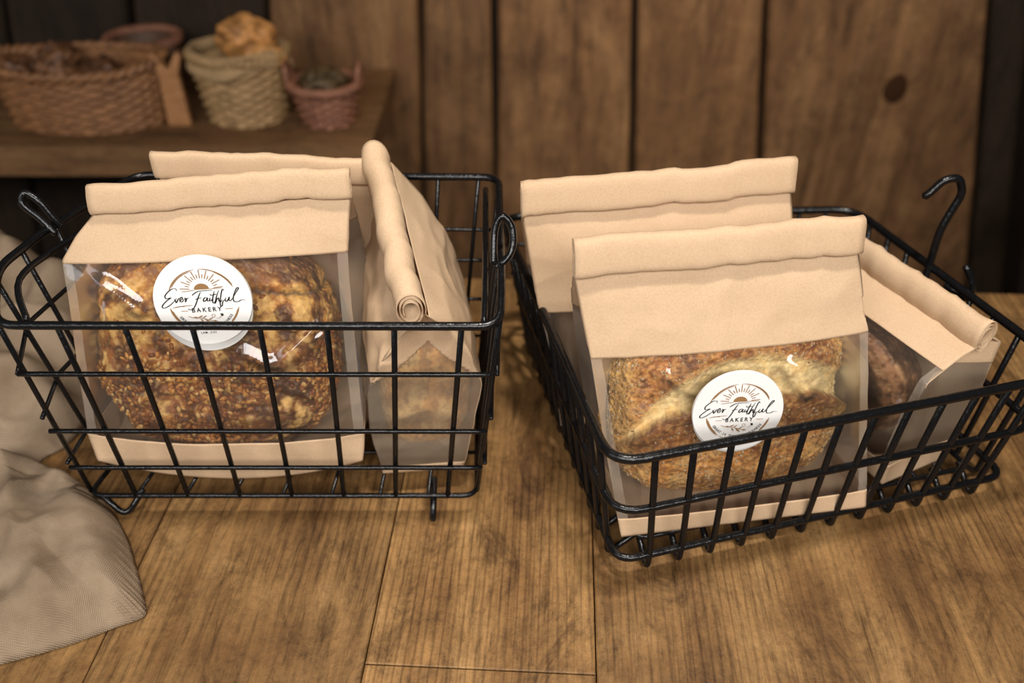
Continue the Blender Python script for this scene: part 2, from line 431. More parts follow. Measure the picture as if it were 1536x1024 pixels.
def seeds(parent, src, count, mask, size=.0016, pal=None, seed=1):
    rnd = random.Random(seed); me = src.data; mb = MB()
    polys = list(me.polygons)
    g = (1+sqrt(5))/2
    base = [Vector(p).normalized() for p in ((-1,g,0),(1,g,0),(-1,-g,0),(1,-g,0),(0,-1,g),(0,1,g),(0,-1,-g),(0,1,-g),(g,0,-1),(g,0,1),(-g,0,-1),(-g,0,1))]
    F = [(0,11,5),(0,5,1),(0,1,7),(0,7,10),(0,10,11),(1,5,9),(5,11,4),(11,10,2),(10,7,6),(7,1,8),(3,9,4),(3,4,2),(3,2,6),(3,6,8),(3,8,9),(4,9,5),(2,4,11),(6,2,10),(8,6,7),(9,8,1)]
    n = 0; tries = 0
    while n < count and tries < count*12:
        tries += 1
        f = rnd.choice(polys)
        if f.normal.y > .35: continue
        if rnd.random() > mask(f.center): continue
        nv = f.normal; a = nv.orthogonal().normalized(); b = nv.cross(a); th = rnd.random()*2*pi
        u = a*cos(th)+b*sin(th); w = nv.cross(u); s = size*rnd.uniform(.7, 1.25)
        c = f.center+u*rnd.uniform(-.0006, .0006)+nv*s*.18
        mb.add([c+u*(p.x*s*1.45)+w*(p.y*s*.85)+nv*(p.z*s*.5) for p in base], F, rnd.choice(pal)); n += 1
    o = mb.build('sesame_seeds', SEED, parent); tag(o, kind='stuff'); return o

# big seeded loaf, front bag of the left basket
def colA(q, p):
    x, z = q.x, q.z
    n1 = fbm((q.x*2.1+3, q.y*2.1, q.z*2.1)); n2 = fbm((q.x*5+1, q.y*5+7, q.z*5), 5); n3 = noise.noise(Vector((q.x*16, q.y*16, q.z*16)))
    c = mixc(DARK, MID, sst(-.45, .45, n1+n2*.6))
    band = sst(.05, .30, z)*(1-sst(.55, .75, z))
    c = mixc(c, GOLDEN, band*sst(-.3, .35, n2+.15))
    c = mixc(c, PALE, .8*sst(.25, .6, n2+.35*band+.25*(1-sst(.0, .16, abs(x-.22+.1*n1)))*sst(-.8, -.1, z)))
    top = sst(.62, .8, z); c = mixc(c, (.28, .135, .075), top*.75)
    c = mixc(c, GOLDEN, top*sst(.1, .5, n2+n1*.3)*.6)
    crack = 1-sst(.0, .035, abs(z-.55-.05*sin(x*4)+.03*n3))
    c = mixc(c, (.04, .018, .008), crack*.85*sst(-.1, .1, x))
    seam = 1-sst(.0, .05, abs(x-.20-.16*z+.07*n2)); c = mixc(c, (.05, .022, .01), seam*.6*(1-sst(-.1, .3, z)))
    hf = fbm((q.x*22, q.y*22, q.z*22), 4)
    c = mixc(c, (.10, .032, .010), .75*sst(.05, .5, -n2+.25*hf)*(1-sst(.1, .5, z)*.6))
    return mixc(c, (.92, .60, .24), .35*sst(.2, .6, hf))
def dispA(q, p):
    n1 = fbm((p.x*22, p.y*22, p.z*22)); n2 = fbm((p.x*70, p.y*70, p.z*70))
    n3 = noise.noise(Vector((q.x*16, q.y*16, q.z*16)))
    d = .0045*n1+.0018*n2
    d -= .004*(1-sst(.0, .06, abs(q.z-.55-.05*sin(q.x*4)+.03*n3)))*sst(-.1, .1, q.x)
    d -= .004*(1-sst(.0, .08, abs(q.x-.20-.16*q.z)))*(1-sst(-.1, .3, q.z))
    return d
PALA = [(.50, .19, .04), (.64, .30, .07), (.34, .11, .022), (.80, .48, .17), (.20, .06, .015), (.56, .22, .045), (.28, .085, .02)]
tA, oA = loaf('bread_loaf', 'dark seeded loaf behind the clear window of the front bag, left basket', (-.262, .630, .128), 0, -.27, (.103, .049, .099), colA, dispA, 7, 3.0, 'loaves in the bags')
seeds(tA, oA, 2600, lambda c: (.06+.94*(1-sst(-.1, .25, c.z/.1)))*sst(-.35, .15, noise.noise(c*26)), .0023, PALA, 3)

# round scored loaf, front bag of the right basket
UPPER = [(-1.2, -.45), (-.91, -.27), (-.60, .24), (-.35, .39), (-.09, .51), (.25, .51), (.59, .42), (.93, .21), (1.2, .03)]
LOWER = [(-1.2, -.45), (-.89, -.31), (-.67, -.05), (-.35, .08), (.0, .10), (.5, .107), (.76, .055), (1.0, -.18), (1.2, -.3)]
def pick(T, x):
    for (a, b), (c, d) in zip(T, T[1:]):
        if x <= c: return b+(d-b)*(x-a)/(c-a)
    return T[-1][1]
def arcs(x):      # lower lip and upper edge of the pale score, in unit front coordinates
    x = max(-1.19, min(1.19, x))
    return sum(pick(LOWER, x+e) for e in (-.08, 0, .08))/3+.02, sum(pick(UPPER, x+e) for e in (-.08, 0, .08))/3+.04
def colC(q, p):
    x, z = q.x*1.0, q.z
    n1 = fbm((q.x*2.3+5, q.y*2.3, q.z*2.3)); n2 = fbm((q.x*6+1, q.y*6+3, q.z*6), 5); n3 = fbm((q.x*14, q.y*14, q.z*14))
    lo, hi = arcs(x); lo += .015*n3; hi += .025*n2
    c = mixc((.56, .205, .042), (.34, .098, .022), sst(-.2, .4, n1+.3*n2))
    c = mixc(c, (.56, .28, .085), sst(.0, .5, n2)*.7)
    low = 1-sst(-.75, -.25, z+.12*n1); c = mixc(c, mixc(GOLDEN, PALE, sst(-.2, .5, n2)), low*.85)
    edge = sst(.72, .95, abs(x)); c = mixc(c, PALE, edge*.7)
    flour = sst(.25, .6, fbm((q.x*9, q.y*9+2, q.z*9), 5)); c = mixc(c, (.66, .43, .24), flour*.4*(1-low))
    inside = sst(lo-.015, lo+.02, z)*(1-sst(hi-.05, hi+.03, z))*sst(-.93, -.86, x)*(1 if q.y < .2 else 0)
    sc = mixc(CREAM, (.86, .55, .19), sst(-.1, .5, n2+.3*fbm((q.x*3, 0, q.z*26))))
    c = mixc(c, mixc(sc, (1.0, .80, .44), .35), inside)
    hf = fbm((q.x*26, q.y*26, q.z*26), 4); out = 1-inside
    c = mixc(c, (.13, .042, .012), .7*sst(.0, .45, -hf-.2*n2)*out); c = mixc(c, (.17, .055, .018), .55*sst(-.25, .05, z)*(1-sst(lo-.04, lo+.02, z))*out); c = mixc(c, (.92, .53, .18), .5*sst(.1, .5, hf)*out)
    c = mixc(c, (.10, .05, .03), .8*sst(.15, .4, n1-.5*abs(x+.35)-.5*abs(z-.1))*out*(1-low))
    lip = (1-sst(.0, .035, abs(z-lo+.015)))*(1 if q.y < .2 else 0); c = mixc(c, (.16, .055, .018), lip*.6)
    return c
def dispC(q, p):
    n1 = fbm((p.x*25, p.y*25, p.z*25)); n2 = fbm((p.x*80, p.y*80, p.z*80))
    lo, hi = arcs(q.x); f = 1 if q.y < .2 else 0
    inside = sst(lo-.01, lo+.03, q.z)*(1-sst(hi-.1, hi+.02, q.z))*f
    lip = sst(lo-.22, lo-.02, q.z)*(1-sst(lo-.015, lo+.02, q.z))*f
    return .003*n1*(1-inside)+.0013*n2-.0045*inside+.006*lip+inside*.0012*fbm((q.x*4, 0, q.z*30))
tC, oC = loaf('bread_loaf', 'round scored loaf with pale crescent cut, front bag of the right basket', (.178, .5785, .113), radians(8.7), -.26, (.102, .0445, .087), colC, dispC, 7, 3.2, 'loaves in the bags')
PALC = [(.60, .44, .24), (.52, .33, .14), (.66, .50, .30), (.42, .24, .09)]
def maskC(c):
    x, z = c.x/.1, c.z/.09; lo, hi = arcs(x)
    return 0. if lo-.02 < z < hi+.02 else .9
seeds(tC, oC, 2200, maskC, .00105, PALC, 5)

def colB(q, p):
    n1 = fbm((q.x*2+8, q.y*2, q.z*2)); n2 = fbm((q.x*6, q.y*6+3, q.z*6))
    return mixc(mixc((.86, .42, .10), (.95, .62, .24), sst(-.3, .3, n1)), (.40, .16, .04), .7*sst(.1, .5, n2-n1*.5))
loaf('bread_loaf', 'golden loaf blurred behind milky film, bag standing edge-on in the left basket', (-.082, .635, .098), radians(-84), 0, (.056, .040, .068), colB, lambda q, p: .003*fbm((p.x*25, p.y*25, p.z*25)), 6, 3.6, 'loaves in the bags')
def colE(q, p):
    n1 = fbm((q.x*2+1, q.y*2, q.z*2)); n2 = fbm((q.x*7, q.y*7+3, q.z*7))
    return mixc(mixc((.14, .06, .026), (.36, .17, .075), sst(-.4, .4, n1+n2*.6)), (.52, .34, .18), .5*sst(.2, .6, n2))
tE, oE = loaf('bread_loaf', 'dark brown loaf inside the slanted bag at the right end of the right basket', (.317, .655, .085), radians(-64), -.0, (.077, .036, .053), colE, lambda q, p: .003*fbm((p.x*25, p.y*25, p.z*25)), 6, 2.6, 'loaves in the bags')

# ------------------------------------------------------------------ paper bags
def interp_rows(rows, n):
    out = []; m = len(rows); zs = [r[0] for r in rows]
    L_ = [0]
    for i in range(1, m): L_.append(L_[-1]+sqrt((rows[i][0]-rows[i-1][0])**2+(rows[i][3]-rows[i-1][3])**2))
    for k in range(n+1):
        s = L_[-1]*k/n; i = 0
        while i < m-2 and s > L_[i+1]: i += 1
        t = (s-L_[i])/(L_[i+1]-L_[i]); out.append([lerp(rows[i][j], rows[i+1][j], t) for j in range(6)])
    for _ in range(2):
        o2 = [r[:] for r in out]
        for k in range(1, n):
            for j in range(1, 6): o2[k][j] = (out[k-1][j]+2*out[k][j]+out[k+1][j])/4
        out = o2
    return out

def bag(label, loc, yaw, rows, zwin, zbot, tilt=0., bulge=.01, film=None, gm=None, fold=(.006, .015), turns=2.2, seed=0, sag=0., gz=None, group='paper bread bags', winu=None, flat=True, crease=.0008, endtwist=0., foldlean=0., folds=(), skew=0., apex=0.):
    film = film or FILM; gmat = gm or (GUSSET if film is FILM else FROST)
    t = empty('bread_bag', loc, radians(yaw), label, 'bag', group)
    NR = 140; R = interp_rows(rows, NR)
    zt = rows[-1][0]; z0 = rows[0][0]
    NF, NG = 110, 26
    per = []
    for i in range(NF): per.append(('f', -1+2*i/NF))
    for i in range(NG): per.append(('r', i/NG))
    for i in range(NF): per.append(('b', 1-2*i/NF))
    for i in range(NG): per.append(('l', i/NG))
    NP = len(per); so = Vector((seed*3.7, seed*1.3, seed*2.1))
    def pt(k, j):
        z, cx, hw, yf, yb, g = R[k]; kind, u = per[j]; v = (z-z0)/(zt-z0)
        B = sin(pi*min(1, max(0, v/.95)))**.8
        if kind == 'f':
            x = cx+hw*u; y = yf-bulge*B*(1-u*u)**.8; ux = u
        elif kind == 'b':
            x = cx+hw*u; y = yb+.4*bulge*B*(1-u*u); ux = u
        else:
            s = u if kind == 'r' else 1-u
            sg = 1 if kind == 'r' else -1
            x = cx+sg*(hw-g*(1-abs(1-2*s))); y = lerp(yf, yb, s); ux = sg
        zz = z+tilt*ux*v*v+sag*ux*ux*(1-v)**6
        if k == 0: zz = z+sag*ux*ux
        p = Vector((x, y+skew*ux*v*v, zz))
        # creases: long soft folds and a few sharp wrinkles
        q = p+so
        w = min(1, (1-v)*3+.25)*min(1., v*5+.1)*(1+1.3*sst(zwin, zwin+.025, z))
        e = crease*(noise.noise(q*16)*1.3+ .8*(ridge(q*26+Vector((5, 1, 2)))-.6)+.35*noise.noise(q*60))*w
        if kind == 'f':
            for (u0, a0, u1, a1, wd, dp) in folds:
                ax, az, bx, bz = cx+hw*u0, a0, cx+hw*u1, a1
                dx, dz = bx-ax, bz-az; LL = sqrt(dx*dx+dz*dz); tt = ((x-ax)*dx+(z-az)*dz)/LL/LL
                dn = ((x-ax)*dz-(z-az)*dx)/LL
                if -.1 < tt < 1.1 and abs(dn) < wd: e += dp*(1-abs(dn)/wd)*(1-sst(zwin-.018, zwin-.002, z))*sst(-.1, .15, tt)*(1-sst(.85, 1.1, tt))
        if kind in 'fb': p.y += e*(1 if kind == 'b' else -1)
        else: p.x += e*.8
        return p
    P = [[pt(k, j) for j in range(NP)] for k in range(NR+1)]
    gz = zwin if gz is None else gz
    def zone(k, j):
        z = (R[k][0]+R[k+1][0])/2; kind = per[j][0]
        if z < zbot: return 'base'
        if kind == 'f':
            if z > zwin: return 'top'
            return 'film' if abs(per[j][1]+1/NF) < .93 else ('seam' if per[j][1] > 0 else 'seam_')
        if kind == 'b': return 'top'
        s_ = per[j][1]
        return 'top' if z > gz+apex*(1-abs(1-2*s_)) else 'gus'+kind
    # snap the row levels to the paper edges so that they are cut straight
    for name, mat, key in (('paper_top', PAPER, 'top'), ('clear_window', film, 'film'), ('window_seam', SEAM, 'seam'), ('window_seam', SEAM, 'seam_'), ('side_gusset', gmat, 'gusr'), ('side_gusset', gmat, 'gusl'), ('paper_base', PAPER, 'base')):
        idx = {}; vs = []; fs = []
        def vid(k, j):
            j %= NP
            if (k, j) not in idx: idx[(k, j)] = len(vs); vs.append(P[k][j])
            return idx[(k, j)]
        for k in range(NR):
            for j in range(NP):
                if zone(k, j) == key: fs.append((vid(k, j), vid(k, j+1), vid(k+1, j+1), vid(k+1, j)))
        if not fs: continue
        if key == 'base':
            c = len(vs); vs.append(Vector((R[0][1], (R[0][3]+R[0][4])/2, z0)))
            for j in range(NP): fs.append((c, vid(0, j+1), vid(0, j)))
        o = mesh_obj(name, vs, fs, mat, t)
        if key in ('top', 'base'):
            s = o.modifiers.new('thick', 'SOLIDIFY'); s.thickness = .0006; s.offset = 1
        if key in ('seam', 'seam_'): tag(o, 'folded plastic edge')
        if key == 'film':
            tag(o, 'clear plastic window' if film is FILM else 'milky plastic window')
    # rolled top
    z, cx, hw, yf, yb, g = R[-1]; y0 = (yf+yb)/2; a, b = fold
    nu = 36; na = int(26*turns); vs = []; fs = []
    for i in range(nu+1):
        u = -1+2*i/nu; zn = zt+tilt*u
        jit = .0016*noise.noise(Vector((u*2.5, seed*5.1, 1)))+.0022*(max(0, ridge(Vector((u*3.1, seed*1.7, 8)))-.55))+.0006*noise.noise(Vector((u*9, seed*5.1, 3)))
        aa = a*(1+.12*noise.noise(Vector((u*3, seed*2.2, 7)))); bb = b*(1+.06*noise.noise(Vector((u*2, seed*2.9, 5)))+.05*endtwist*u)
        row = [Vector((cx+hw*u, y0+skew*u, zn-.001))]
        for k in range(na+1):
            al = radians(-55 if flat else 0)+k/na*turns*2*pi
            kk = 1-.5*(k/na)-.05*(k/na)
            ca, sa = cos(al), sin(al)
            if not flat: pass
            if flat: sa = math.copysign(abs(sa)**.6, sa); ca = math.copysign(abs(ca)**.6, ca)
            dz = bb*(.85 if flat else .25)+bb*kk*sa
            yy = y0-aa+aa*kk*ca+jit - foldlean*dz + skew*u
            row.append(Vector((cx+(hw+.001)*u+.0008*noise.noise(Vector((k*.2, u*3, seed))), yy, zn+dz+jit)))
        vs += row
    w = na+2
    for i in range(nu):
        for k in range(w-1): fs.append((i*w+k, (i+1)*w+k, (i+1)*w+k+1, i*w+k+1))
    o = mesh_obj('rolled_top', vs, fs, PAPER, t)
    s = o.modifiers.new('thick', 'SOLIDIFY'); s.thickness = .0005; s.offset = 0
    return t

bagA = bag('kraft bag with round white label on dark seeded loaf, front of the left basket', (-.25, .557, 0), 0,
    [(.026, 0, .117, .000, .085, .004), (.070, 0, .121, .006, .112, .006), (.130, 0, .119, .022, .124, .010), (.200, 0, .117, .044, .122, .02),
     (.228, 0, .117, .053, .110, .03), (.248, .008, .111, .061, .090, .035), (.266, .018, .104, .068, .071, .03)],
    .226, .068, tilt=.008, bulge=.010, fold=(.0045, .0135), seed=1, sag=.022, foldlean=-.25,
    folds=((-.84, .222, -.46, .186, .009, .0047), (-.80, .226, -.44, .194, .004, .0018), (.20, .156, .42, .141, .009, .0046), (.42, .141, .80, .166, .010, .0050), (.50, .150, .78, .176, .005, .0022), (.34, .128, .86, .104, .005, .0024), (-.93, .08, -.72, .19, .006, .002), (.9, .09, .78, .21, .006, .0025)))
bag('kraft bag mostly hidden behind the labelled bag, back of the left basket', (-.216, .694, 0), 0,
    [(.026, 0, .090, 0, .022, .002), (.15, 0, .092, 0, .024, .004), (.22, 0, .094, .001, .018, .004), (.252, .002, .094, .003, .006, .002)],
    .02, .024, tilt=-.003, bulge=.0, fold=(.005, .014), seed=2)
bagB = bag('narrow kraft bag standing edge-on with drooping rolled top, right end of the left basket', (-.130, .632, 0), -84,
    [(.026, 0, .070, .006, .078, .0), (.08, 0, .071, -.001, .090, .004), (.13, 0, .068, -.002, .094, .003), (.165, 0, .067, .008, .086, .003),
     (.205, 0, .066, .026, .066, .008), (.232, .002, .066, .040, .044, .006)],
    .138, .034, tilt=-.036, bulge=.004, film=FROST, fold=(.0125, .017), turns=2.6, seed=3, gz=.140, flat=False, crease=.0018, skew=.012, apex=.045)
bagC = bag('kraft bag with round white label on scored loaf, front of the right basket', (.2, .506, 0), 8.7,
    [(.026, 0, .109, 0, .085, .004), (.05, -.003, .110, .006, .10, .006), (.11, -.010, .113, .027, .118, .012), (.181, -.018, .115, .050, .118, .03),
     (.215, -.025, .114, .062, .095, .035), (.244, -.031, .113, .0716, .075, .035)],
    .181, .044, tilt=.0, bulge=.009, fold=(.0055, .0165), seed=4, gz=.19, foldlean=-.3,
    folds=((.40, .172, .56, .135, .011, .0065), (.50, .174, .66, .142, .009, .0052), (-.52, .170, -.20, .140, .008, .0036), (.86, .05, .88, .19, .008, .003), (-.9, .05, -.93, .18, .007, .0025)))
bagD = bag('tall unlabelled kraft bag standing behind the scored loaf bag in the right basket', (.150, .640, 0), 7.2,
    [(.026, 0, .103, 0, .06, .004), (.10, -.002, .110, .008, .073, .01), (.16, -.008, .118, .018, .073, .02), (.21, -.014, .119, .032, .062, .03), (.238, -.018, .119, .042, .046, .03)],
    .15, .044, tilt=.004, bulge=.004, fold=(.0055, .017), seed=5, gz=.17, foldlean=-.25)
bagE = bag('low kraft bag lying slantwise with thick rolled top, right end of the right basket', (.293, .629, 0), -64,
    [(.026, 0, .088, 0, .076, .0), (.07, 0, .089, -.002, .083, .006), (.105, 0, .09, .000, .085, .012), (.143, .0, .09, .008, .086, .02), (.160, .0, .09, .040, .086, .02), (.168, .0, .09, .070, .074, .01)],
    0.151, .05, tilt=-.002, bulge=.006, fold=(.0105, .0165), turns=2.8, seed=6, gz=.138, flat=False, gm=FROST, folds=((.75,.05,.85,.12,.01,.004),))

# ------------------------------------------------------------------ round labels
def text_mesh(s, size, space=1.0):
    cu = bpy.data.curves.new('txt', 'FONT'); cu.body = s; cu.size = size; cu.space_character = space; cu.align_x = 'CENTER'; cu.align_y = 'CENTER'; cu.offset = .025*size
    o = bpy.data.objects.new('txt', cu); COL.objects.link(o)
    bpy.context.view_layer.update()
    dg = bpy.context.evaluated_depsgraph_get(); me = bpy.data.meshes.new_from_object(o.evaluated_get(dg))
    vs = [v.co.copy() for v in me.vertices]; fs = [tuple(p.vertices) for p in me.polygons]
    bpy.data.objects.remove(o); bpy.data.curves.remove(cu); bpy.data.meshes.remove(me)
    return vs, fs

def stroke(mb, pts, w, z, taper=True, n=6):
    w *= 1.0 if taper and mb.heavy else 1.6
    P = spline([(x, y, 0) for x, y in pts], n) if len(pts) > 2 else [Vector((x, y, 0)) for x, y in pts]
    m = len(P); vs = []
    for i, p in enumerate(P):
        t = (P[min(i+1, m-1)]-P[max(i-1, 0)]); t = t.normalized() if t.length > 0 else Vector((1, 0, 0))
        nn = Vector((-t.y, t.x, 0)); f = i/(m-1)
        # pen pressure: thicker on downstrokes
        ww = w*(.62+.5*abs(t.y)) if taper else w
        if taper: ww *= min(1, .35+4*f, .35+4*(1-f))
        vs += [(p+nn*ww/2), (p-nn*ww/2)]
    mb.add([(v.x, v.y, z) for v in vs], [(2*i, 2*i+1, 2*i+3, 2*i+2) for i in range(m-1)])

def label_disc(parent, loc, rx, rz, ry=0, R=.0385, thick=.004, clip=None):
    mb = MB(); na = 96
    vs = []; prof = [(0, 0), (R*.985, 0), (R, thick*.2), (R, thick*.85), (R*.992, thick), (0, thick)]
    for r, z in prof:
        for k in range(na):
            a = 2*pi*k/na; vs.append((r*cos(a), r*sin(a), z))
    fs = []
    for i in range(len(prof)-1):
        for k in range(na): fs.append((i*na+k, i*na+(k+1) % na, (i+1)*na+(k+1) % na, (i+1)*na+k))
    o = mesh_obj('round_label', vs, fs, LABEL, parent, smooth=False)
    # the label's own z axis points out of the bag
    o.location = loc; o.rotation_euler = (radians(90)+rx, ry, rz)
    tag(o, 'round white paper label')
    if clip:
        v2 = [(r*.975*cos(2*pi*k/na), r*.975*sin(2*pi*k/na)-clip, z*.5) for r, z in prof for k in range(na)]
        bo = mesh_obj('label_backing', v2, fs, BACKING, o, smooth=False); tag(bo, 'grey-white lower edge of the label')
    ink = MB(); gold = MB(); ink.heavy = True; zz = thick+.00025
    def C(px, py): return ((px-675)/457*R, (502-py)/402*R)
    def S_(pts, w=10.5): stroke(ink, [C(*p) for p in pts], w/457*R, zz)
    W = [
     [(452,398),(446,376),(408,380),(362,410),(336,440),(345,462),(388,455),(345,480),(302,515),(292,535),(310,545),(360,525),(410,490),(438,462)],
     [(416,468),(424,485),(428,502),(446,480),(462,460)],
     [(462,488),(490,472),(486,455),(470,468),(466,492),(484,496),(512,468)],
     [(512,462),(520,470),(514,500),(530,472),(553,466)],
     [(585,446),(600,434),(640,414),(700,408),(782,410)],
     [(668,418),(640,462),(602,530),(572,566),(546,574),(522,562)],
     [(608,484),(640,474),(668,472)],
     [(722,476),(702,470),(682,488),(684,505),(706,494),(722,474),(716,500),(732,500),(746,480)],
     [(746,474),(738,498),(750,502),(768,484)],
     [(796,416),(774,470),(764,514),(776,524),(794,500)],
     [(752,454),(780,450),(812,444)],
     [(838,410),(806,470),(784,528),(806,492),(824,480),(824,508),(838,516),(856,496)],
     [(886,418),(874,404),(854,446),(832,520),(832,556),(846,550),(858,516),(892,490)],
     [(894,478),(882,504),(894,516),(914,494),(924,478),(918,506),(932,510),(960,482)],
     [(960,482),(1002,430),(1024,402),(1008,400),(978,444),(958,496),(968,522),(1004,522),(1032,510),(1070,513)]]
    for w in W: S_(w)
    stroke(ink, [C(751,448), C(757,444)], 8/457*R, zz, False)
    for a, b in (((385,548),(572,534)), ((410,545),(500,541))): stroke(gold, [C(*a), C((a[0]+b[0])/2, (a[1]+b[1])/2-4), C(*b)], 7/457*R, zz)
    # BAKERY between two rules
    v, f = text_mesh('BAKERY', .118*R, 1.5); 
    mx = max(p.x for p in v); cx, cy = C(694, 582); s = (142/457*R)/mx
    ink.add([(cx+p.x*s, cy+p.y*1.15, zz) for p in v], f)
    for a, b in ((457, 523), (868, 937)): stroke(gold, [C(a, 582), C(b, 582)], 4/457*R, zz, False)
    # rising sun
    n = 24; cx, cy = C(683, 396); sr = 70/457*R
    pts = [(cx+sr*cos(pi*i/n), cy+sr*.86*sin(pi*i/n), zz) for i in range(n+1)]
    gold.add(pts, [tuple(range(n+1))])
    for i in range(17):
        a = pi*(i+.5)/17; lo_ = i % 2 == 0
        r0, r1 = (.245, .435) if lo_ else (.255, .34)
        stroke(gold, [(cx+R*r0*cos(a), cy+R*r0*1.0*sin(a)), (cx+R*r1*cos(a), cy+R*r1*1.0*sin(a))], 5/457*R, zz, False)
    stroke(gold, [C(492,410), C(560,404), C(615,398)], 6/457*R, zz); stroke(gold, [C(752,398), C(800,393), C(872,392)], 6/457*R, zz)
    # broken ring
    def arc(a0, a1, r, w, dx=0): stroke(gold, [(C(683, 500)[0]+dx+R*r*cos(radians(lerp(a0, a1, i/16))), R*r*sin(radians(lerp(a0, a1, i/16)))) for i in range(17)], w/457*R, zz, True, 2)
    arc(158, 97, .71, 8); arc(150, 102, .685, 5); arc(90, 28, .71, 8); arc(66, 24, .695, 6)
    arc(190, 234, .71, 11); arc(196, 228, .685, 5); arc(-14, -50, .71, 7); arc(-18, -44, .69, 4); arc(237, 252, .71, 5); arc(-53, -70, .71, 5)
    # small branch
    stroke(gold, [C(512,630), C(560,648), C(640,655), C(710,680), C(785,690)], 5/457*R, zz)
    for a, b in (((600,648),(655,632)), ((640,656),(690,632)), ((690,674),(745,655)), ((620,656),(655,698)), ((660,664),(722,712)), ((725,684),(782,690)), ((560,640),(612,655))):
        m1 = ((a[0]+b[0])/2+4, (a[1]+b[1])/2-8); m2 = ((a[0]+b[0])/2-4, (a[1]+b[1])/2+8)
        gold.add([(*C(*a), zz+.00005), (*C(*m1), zz+.00005), (*C(*b), zz+.00005), (*C(*m2), zz+.00005)], [(0, 3, 2, 1)])
    stroke(gold, [(C(748, 638)[0]+R*.034*cos(2*pi*i/16), C(748, 638)[1]+R*.034*sin(2*pi*i/16)) for i in range(17)], 3/457*R, zz, False, 1)
    stroke(gold, [C(770,664), C(800,662), C(822,640)], 3/457*R, zz)
    ink.add([(*C(812,622), zz), (*C(838,622), zz), (*C(844,640), zz), (*C(826,648), zz)], [(0, 3, 2, 1)])
    # motto along the lower arc
    msg = 'GREAT IS THY FAITHFULNESS'
    for i, ch in enumerate(msg):
        if ch == ' ': continue
        a = radians(lerp(214, 326, i/(len(msg)-1))); v, f = text_mesh(ch, .078*R)
        c_, s_ = cos(a+pi/2), sin(a+pi/2); ox, oy = C(683, 500)[0]+R*.62*cos(a), R*.62*sin(a)
        ink.add([(ox+p.x*c_-p.y*s_, oy+p.x*s_+p.y*c_, zz) for p in v], f)
    v, f = text_mesh('LAM. 3:22', .062*R, 1.25); ink.add([(p.x, -.72*R+p.y, zz) for p in v], f)
    ink.build('lettering', INK, o, smooth=False); gold.build('sun_emblem', GOLD, o, smooth=False)
    return o
label_disc(bagA, (.002, .0265, .203), radians(-11), radians(6), clip=.0078)
label_disc(bagC, (-.0185, .0205, .138), radians(-9), radians(-5), R=.0365, clip=.004)

# ------------------------------------------------------------------ wire baskets
def V(*a): return Vector(a)
def polyat(P, t):
    d = [0]
    for i in range(1, len(P)): d.append(d[-1]+(P[i]-P[i-1]).length)
    s = t*d[-1]; i = 0
    while i < len(P)-2 and s > d[i+1]: i += 1
    return P[i].lerp(P[i+1], (s-d[i])/(d[i+1]-d[i]))

def side(t, name, top, bot, ts, fr, r, rh, foot=None, inward=None, over=0.):
    mb = MB()
    for u in ts:
        a, b = polyat(top, u), polyat(bot, u); pts = [a]
        mid = a.lerp(b, .5)
        pts += [mid, b]
        if foot:
            inn = inward
            pts = fillet([a, b, V(b.x, b.y, foot)+inn*.0015, b+inn*.026+V(0, 0, -.001)], .008)
        mb.tube(pts, r)
    for f in fr:
        pts = [polyat(top, u/20).lerp(polyat(bot, u/20), f) for u in range(21)]
        o = inward*(-(r+rh)*.7)
        mb.tube([p+o for p in pts], rh)
    return mb.build(name, WIRE, t)

